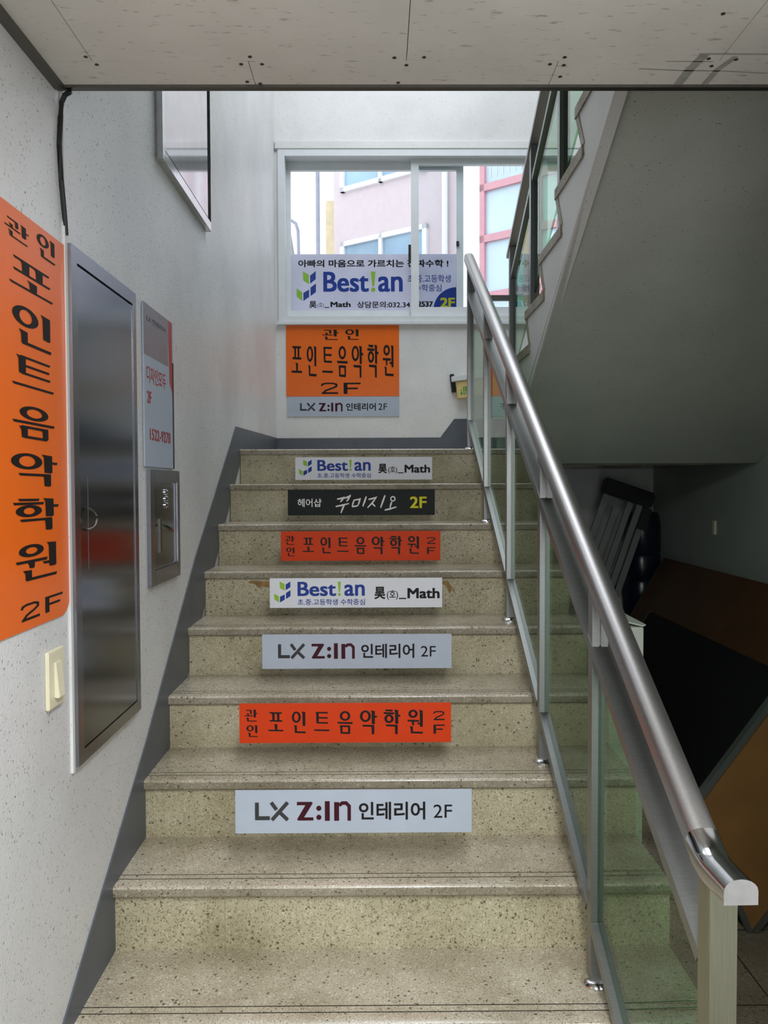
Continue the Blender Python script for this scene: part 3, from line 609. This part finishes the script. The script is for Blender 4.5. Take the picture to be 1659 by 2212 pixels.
# ------------------------------------------------------------------ railing of the lower flight
def rx(y): return 0.5517-0.0205*y
def hz(y): return -0.594+0.598*(y-1.235)           # top of the handrail
def mz(y): return -0.728+0.600*(y-1.295)           # top of the mid rail
def bz(y): return -1.042+0.606*(y-1.854)           # top of the bottom rail
def rails(path_y, zf, prof, xf=rx):
    b = B(); sweep(b, [(xf(y), y, zf(y)) for y in path_y], prof); return b
HP = [(-0.0245, -0.037), (0.0245, -0.037), (0.0245, -0.017)] + [(0.0245*math.cos(a), -0.017+0.017*math.sin(a)) for a in [i*math.pi/10 for i in range(1, 10)]] + [(-0.0245, -0.017)]
MP = [(-0.034, -0.024), (0.020, -0.024), (0.020, 0), (-0.034, 0)]
BP = [(-0.019, -0.024), (-0.003, -0.024), (-0.003, -0.006), (0.003, -0.006), (0.003, -0.024), (0.019, -0.024), (0.019, 0), (0.003, 0), (0.003, -0.004), (-0.003, -0.004), (-0.003, 0), (-0.019, 0)]
rl = thing('railing', (0.52, 1.25, -1.52), 'stainless steel stair railing with green-tinted glass panels along the lower flight', 'railing')
PYS = [1.90, 2.46, 3.02, 3.58, 4.13]
b = B(); sweep(b, [(rx(4.20), 4.20, hz(4.20)), (rx(1.275), 1.275, hz(1.275))], HP); hr = obj('handrail', b, RAILST, rl, bevel=0)
b = B(); HC = [(x*1.04, y*1.04+0.0007) for x, y in HP]
sweep(b, [(rx(1.30), 1.30, hz(1.30)), (rx(1.270), 1.270, hz(1.270)), (rx(1.255), 1.255, hz(1.264)), (rx(1.24), 1.24, hz(1.262)), (rx(1.172), 1.172, hz(1.262))], HC); obj('end_cap', b, CHROME, hr, label='chrome end cap')
obj('mid_rail', rails((4.13, 1.27), mz, MP), STEEL, rl)
def flange(y, z, po):
    b = B(); lathe(b, [(0.036, 0), (0.036, 0.004), (0.031, 0.010), (0.024, 0.013)], (rx(y), y, z), 24); obj('flange', b, CHROME, po)
for y, k in zip(PYS, (9, 7, 5, 3, 1)):
    x = rx(y); b = B()
    zt = bz(y)
    box(b, x-0.018, x+0.018, y-0.018, y+0.018, nz(k), zt)
    # two slim bars with the glazing slot between them
    box(b, x-0.0185, x-0.002, y-0.0185, y+0.0185, zt, hz(y)-0.034); box(b, x+0.002, x+0.0185, y-0.0185, y+0.0185, zt, hz(y)-0.034); box(b, x-0.002, x+0.002, y-0.014, y+0.014, zt, hz(y)-0.034)
    po = obj('post', b, STEEL, rl); flange(y, nz(k), po)
y = 1.25; x = rx(y); b = B(); box(b, x-0.022, x+0.022, y-0.022, y+0.022, -1.52, hz(1.255)-0.036); po = obj('post', b, steel('matt_post_steel', rgb(160, 160, 140), 0.42, (60, 60, 1), 0.03), rl, bevel=0.001)
PS2 = [1.25] + PYS
for a, c in zip(PS2, PS2[1:]):
    a2, c2 = a+0.021, c-0.019
    b = B(); sweep(b, [(rx(a2), a2, bz(a2)), (rx(c2), c2, bz(c2))], BP, False); obj('bottom_rail', b, STEEL, rl)
    b = B(); t2 = 0.004; vs = []
    for sgn in (-1, 1):
        for (yy, zz) in ((a2, bz(a2)-0.004), (c2, bz(c2)-0.004), (c2, mz(c2)-0.02), (a2, mz(a2)-0.02)): vs.append(b.verts.new((rx(yy)+sgn*t2, yy, zz)))
    b.faces.new(vs[0:4]); b.faces.new(vs[4:8][::-1])
    for i in range(4): b.faces.new((vs[i], vs[(i+1) % 4], vs[4+(i+1) % 4], vs[4+i]))
    obj('glass_panel', b, PANEG, rl)

# ------------------------------------------------------------------ railing of the upper flight
ur = thing('railing', (0.68, 4.14, ZL), 'dark steel railing climbing the upper flight in front of the window', 'railing')
def uh(y): return 1.185+(4.216-y)*0.49
def um(y): return 1.065+(4.10-y)*0.49
uxf = lambda y: 0.68
obj('handrail', rails((4.216, 1.9), uh, HP, uxf), RAILST, ur)
obj('mid_rail', rails((4.14, 1.9), um, [(-0.016, -0.024), (0.016, -0.024), (0.016, 0), (-0.016, 0)], uxf), STEEL, ur)
for y in (4.14, 3.58, 3.02, 2.46):
    z0 = ZL if y > 4 else (1.177-0.15*((y-2.594)/0.29)) - 0.0
    i = math.floor((y-2.52)/0.29); z0 = ZL if y > 4 else N_(i)[1]-0.15 if False else max(z for (yy, z) in [N_(j) for j in range(-4, 7)] if yy >= y)
    if y > 4: z0 = ZL
    b = B(); box(b, 0.68-0.019, 0.68+0.019, y-0.019, y+0.019, z0-0.002, uh(y)-0.034)
    po = obj('post', b, STEEL, ur, bevel=0.001)
obj('link_rail', bx(rx(4.13)+0.01, 0.665, 4.125, 4.150, 0.925, 0.950), STEEL, ur)
for a, c in ((2.46, 3.02), (3.02, 3.58), (3.58, 4.14)):
    a2, c2 = a+0.02, c-0.02
    b = B(); prism(b, [(a2, um(a2)-0.50), (c2, um(c2)-0.50), (c2, um(c2)-0.022), (a2, um(a2)-0.022)], 'x', 0.676, 0.684); obj('glass_panel', b, PANEG, ur)

# ------------------------------------------------------------------ storage corner under the upper flight
ALU = steel('dull_aluminium', rgb(140, 146, 142), 0.5, (40, 40, 2), 0.05)
BROWN = plain('brown_board', rgb(88, 58, 32), 0.55, var=0.15, vs=5)
BROWN2 = plain('hardboard', rgb(120, 84, 40), 0.6, var=0.12, vs=6)
BLACKB = plain('black_board', rgb(14, 14, 16), 0.7)
CARD = plain('white_card', rgb(222, 226, 214), 0.6, var=0.04)
BLUEP = plain('blue_plastic', rgb(20, 34, 48), 0.25, var=0.2)
# folded ladder: two pairs of rails, treads between, black caps
t = thing('step_ladder', (1.45, 5.2, -1.52), 'folded aluminium step ladder with black top cap leaning in the dark back corner', 'ladder')
def lean(dx, dy, h0, h1):   # ladder's own frame: dx across, dy depth, height
    return None
LM = Matrix.Translation((1.06, 5.12, -1.52)) @ Matrix.Rotation(math.radians(19.0), 4, 'Y')
for dx, dy, hh in ((-0.125, 0.008, 1.56), (-0.045, -0.012, 1.44), (0.035, 0.008, 1.56), (0.09, -0.012, 1.56), (0.145, 0.008, 1.40)):
    b = B(); box(b, dx-0.019, dx+0.019, dy-0.010, dy+0.010, 0.07, hh, M=LM); obj('rail', b, ALU, t)
for dx in (-0.125, -0.045, 0.035, 0.09, 0.145):
    b = B(); box(b, dx-0.022, dx+0.022, -0.026, 0.026, 0.0, 0.075, M=LM); obj('foot_cap', b, RUBBER, t)
for hh in (0.35, 0.65, 0.95):
    b = B(); box(b, -0.144, 0.164, 0.018, 0.026, hh, hh+0.03, M=LM); obj('tread', b, RUBBER, t)
b = B(); box(b, -0.165, 0.165, -0.035, 0.030, 1.50, 1.60, M=LM); obj('top_cap', b, RUBBER, t, bevel=0.012)
b = B(); box(b, 0.11, 0.175, -0.030, 0.030, 1.36, 1.499, M=LM); obj('side_cap', b, RUBBER, t, bevel=0.006)
# blue water bottle on top of another one
def bottle(z, label):
    b = B(); k = 1.0
    pr_ = [(0.115, 0), (0.132, 0.015), (0.134, 0.09), (0.126, 0.10), (0.134, 0.11), (0.134, 0.20), (0.125, 0.21), (0.134, 0.22), (0.133, 0.31), (0.115, 0.36), (0.06, 0.40), (0.03, 0.42), (0.03, 0.46)]
    pr_ = [(0.115, 0), (0.130, 0.015), (0.132, 0.17), (0.124, 0.18), (0.132, 0.19), (0.132, 0.30), (0.124, 0.31), (0.132, 0.32), (0.131, 0.46), (0.122, 0.50), (0.105, 0.520), (0.02, 0.525)]
    lathe(b, [(r*0.9, h*1.28) for r, h in pr_], (1.712, 5.30, z), 28); obj('water_bottle', b, BLUEP, None, label, 'bottle', 'blue water bottles')
bottle(-1.52, 'dark blue water bottle on the floor under another bottle, hidden by the brown board'); bottle(-0.845, 'dark blue water bottle standing upright beside the ladder in the dark corner')
# brown table top leaning on the right wall
def slab(name, c0, c1, y0, y1, th, m, label, cat):
    """flat board whose cross-section runs from c0 to c1 in x,z, lying along y"""
    b = B(); d_ = (Vector((c1[0]-c0[0], c1[1]-c0[1]))).normalized(); n_ = Vector((-d_.y, d_.x))*th
    prism(b, [c0, c1, (c1[0]-n_.x, c1[1]-n_.y), (c0[0]-n_.x, c0[1]-n_.y)], 'y', y0, y1); return b
t = thing('table_top', (1.6, 4.4, -1.52), 'large brown table top leaning against the right wall under the stairs', 'board')
obj('panel', slab('', (1.163, -1.52), (1.772, -0.455), 2.9, 5.05, 0.022, BROWN, '', ''), BROWN, t)
obj('edge_trim', slab('', (1.161, -1.52), (1.774, -0.452), 5.051, 5.06, 0.026, ALU, '', ''), ALU, t)
t = thing('blackboard', (1.4, 3.8, -1.52), 'black panel leaning in front of the brown table top', 'board')
obj('panel', slab('', (1.09, -1.50), (1.570, -0.735), 2.78, 4.70, 0.02, BLACKB, '', ''), BLACKB, t)
obj('edge_trim', slab('', (1.088, -1.50), (1.572, -0.733), 4.701, 4.712, 0.022, ALU, '', ''), ALU, t)
obj('foot', bx(1.085, 1.12, 2.8, 4.70, -1.52, -1.499), RUBBER, t)
# hardboard sheet with a metal edge standing in front
t = thing('notice_board', (1.3, 2.7, -1.52), 'brown hardboard sheet with an aluminium edge propped near the foot of the railing', 'board')
def onY(px, py, Y):
    d = RR*((px-829.5)/F) + UU*((1106-py)/F) + FW; return d*(Y/d.y)
c1 = Vector((1.268, -1.515)); c2 = Vector((1.115, -1.13)); up_ = Vector((0.30, 0.41))
Yb = 2.72
p1 = Vector((1.075, -1.08)); p3 = Vector((1.262, -1.515)); p2 = p1+Vector((0.44, 0.60)); p4 = p3+Vector((0.44, 0.60))
b = B(); prism(b, [p1, p2, p4, p3], 'y', Yb, Yb+0.012); obj('sheet', b, BROWN2, t)
def edge(a, c, w):
    d_ = (c-a).normalized(); n_ = Vector((-d_.y, d_.x))*w
    b = B(); prism(b, [a-d_*0.0, c, c+n_, a+n_], 'y', Yb-0.012, Yb+0.018); return b
obj('edge_trim', edge(p1, p2, 0.020), ALU, t); obj('edge_trim', edge(p4, p3, 0.018), ALU, t); obj('edge_trim', edge(p3, p1, 0.018), ALU, t)
# white carton with a lifted flap
t = thing('carton', (0.87, 3.1, -1.52), 'tall white cardboard carton behind the railing with its flap lifted', 'box')
obj('carton_body', bx(0.775, 0.952, 2.92, 3.22, -1.52, -0.515), CARD, t, bevel=0.002)
b = B(); prism(b, [(0.775, -0.470), (0.952, -0.513), (0.962, -0.508), (0.962, -0.505), (0.952, -0.508), (0.775, -0.465)], 'y', 2.925, 3.215); obj('flap', b, CARD, t)
b = bx(XR-0.012, XR, 4.425, 4.455, -0.275, -0.20); obj('wall_hook', b, IVORY, None, 'small white holder fixed on the right wall in the dark corner', 'holder')

# ------------------------------------------------------------------ outside the window
struct('ground', bx(-6, 8, YW+0.2, 16, -1.62, -1.52), plain('alley_concrete', rgb(170, 168, 164), 0.8))
FAC = plain('pink_render', rgb(206, 190, 192), 0.8, var=0.03); WHITEF = plain('white_render', rgb(232, 230, 232), 0.8, var=0.02)
PANEB = plain('reflecting_pane', rgb(150, 176, 196), 0.15, var=0.25, vs=1.2); REDF = plain('pink_red_frame', rgb(204, 150, 158), 0.5, var=0.05)
PANEW = plain('pale_pane', rgb(196, 214, 224), 0.15, var=0.12, vs=1.0)
YELF = plain('yellow_render', rgb(224, 208, 172), 0.7); PIPEM = plain('grey_pipe', rgb(150, 150, 165), 0.5)
def facing(o, d):                       # local frame: u along the facade, v outwards to us, z up
    d = Vector((d[0], d[1], 0)).normalized(); n = Vector((d.y, -d.x, 0))
    return Matrix(((d.x, n.x, 0, o[0]), (d.y, n.y, 0, o[1]), (0, 0, 1, 0), (0, 0, 0, 1)))
M1 = facing((-0.477, 10.8), (0.81, -0.59))
t = thing('apartment_building', (-0.477, 10.8, -3.0), 'pale pink building with white framed windows behind the window', 'building')
b = B(); box(b, -0.12, 2.05, -0.6, 0, -1.52, 9.0, M=M1); obj('wall', b, FAC, t)
def bwin(u0, u1, z0, z1, mull, M, tt, fm, pm, fw=0.06):
    b = B(); box(b, u0, u1, 0, 0.05, z0, z0+fw, M=M); box(b, u0, u1, 0, 0.05, z1-fw, z1, M=M); box(b, u0, u0+fw, 0, 0.05, z0, z1, M=M); box(b, u1-fw, u1, 0, 0.05, z0, z1, M=M)
    for m_ in mull: box(b, m_-fw*0.4, m_+fw*0.4, 0, 0.05, z0, z1, M=M)
    f = obj('window', b, fm, tt); b = B(); box(b, u0+fw*0.5, u1-fw*0.5, 0.002, 0.012, z0+fw*0.5, z1-fw*0.5, M=M); obj('pane', b, pm, f)
bwin(0.02, 1.35, 3.80, 5.0, [0.66], M1, t, WHITEF, PANEB); bwin(0.02, 1.35, 1.7, 3.16, [0.66], M1, t, WHITEF, PANEB)
b = B(); p_ = M1 @ Vector((1.62, 0.06, 0)); lathe(b, [(0.035, -1.52), (0.035, 8.9)], (p_.x, p_.y, 0), 12); obj('drain_pipe', b, WHITEF, t)
t = thing('office_building', (1.2, 9.5, -3.0), 'building with pink-red framed glazing beyond the right half of the window', 'building')
M2 = facing((1.194, 9.5), (0.78, -0.63))
b = B(); box(b, -0.30, 4.0, -0.6, -0.02, -1.52, 9.0, M=M2); obj('wall', b, WHITEF, t)
zs = [1.55, 2.15, 2.80, 3.38, 4.35, 5.3]
for (u0, u1) in ((0.0, 0.62), (0.72, 1.02)):
    for za, zb_ in zip(zs, zs[1:]):
        b = B(); box(b, u0, u1, -0.02, 0.04, za, za+0.05, M=M2); box(b, u0, u1, -0.02, 0.04, zb_-0.03, zb_, M=M2); box(b, u0, u0+0.06, -0.02, 0.04, za, zb_, M=M2); box(b, u1-0.05, u1, -0.02, 0.04, za, zb_, M=M2)
        f = obj('window', b, REDF, t); b = B(); box(b, u0+0.03, u1-0.03, -0.018, -0.006, za+0.03, zb_-0.02, M=M2); obj('pane', b, PANEW, f)
b = B()
for i in range(6): box(b, 0.12+i*0.08, 0.126+i*0.08, 0.0, 0.008, 3.5, 4.3, M=M2)
obj('blind_slats', b, WHITEF, t)
t = obj('white_building', bx(-3.2, -0.63, 12.0, 12.3, -1.52, 9), WHITEF, None, 'white house wall at the far left of the window view', 'building')
obj('yellow_wall', bx(-0.70, -0.54, 11.2, 11.4, -1.52, 3.85), YELF, None, 'narrow yellow wall strip between the white and pink buildings', 'building')
b = B(); lathe(b, [(0.022, -1.52), (0.022, 7)], (-0.65, 9.0, 0), 12); obj('street_pole', b, PIPEM, None, 'thin grey pole in front of the white building outside', 'pole')
b = B(); sweep(b, [(-0.90, 8.0, 2.56), (-0.83, 8.0, 2.56), (-0.79, 8.0, 2.53), (-0.77, 8.0, 2.46), (-0.745, 8.0, 1.2), (-0.745, 8.0, -1.52)], circ(0.015, 8)); obj('bent_pipe', b, PIPEM, None, 'bent grey pipe at the lower left of the window view', 'pipe')
b = B(); prism(b, [(-1.2, -1.52), (-1.2, 3.4), (-1.05, 3.1), (-0.75, 1.2), (-0.72, -1.52)], 'y', 9.6, 9.9); obj('sloping_roof', b, plain('grey_roof', rgb(150, 146, 146), 0.8), None, 'grey sloping roof edge at the far left outside the window', 'roof')
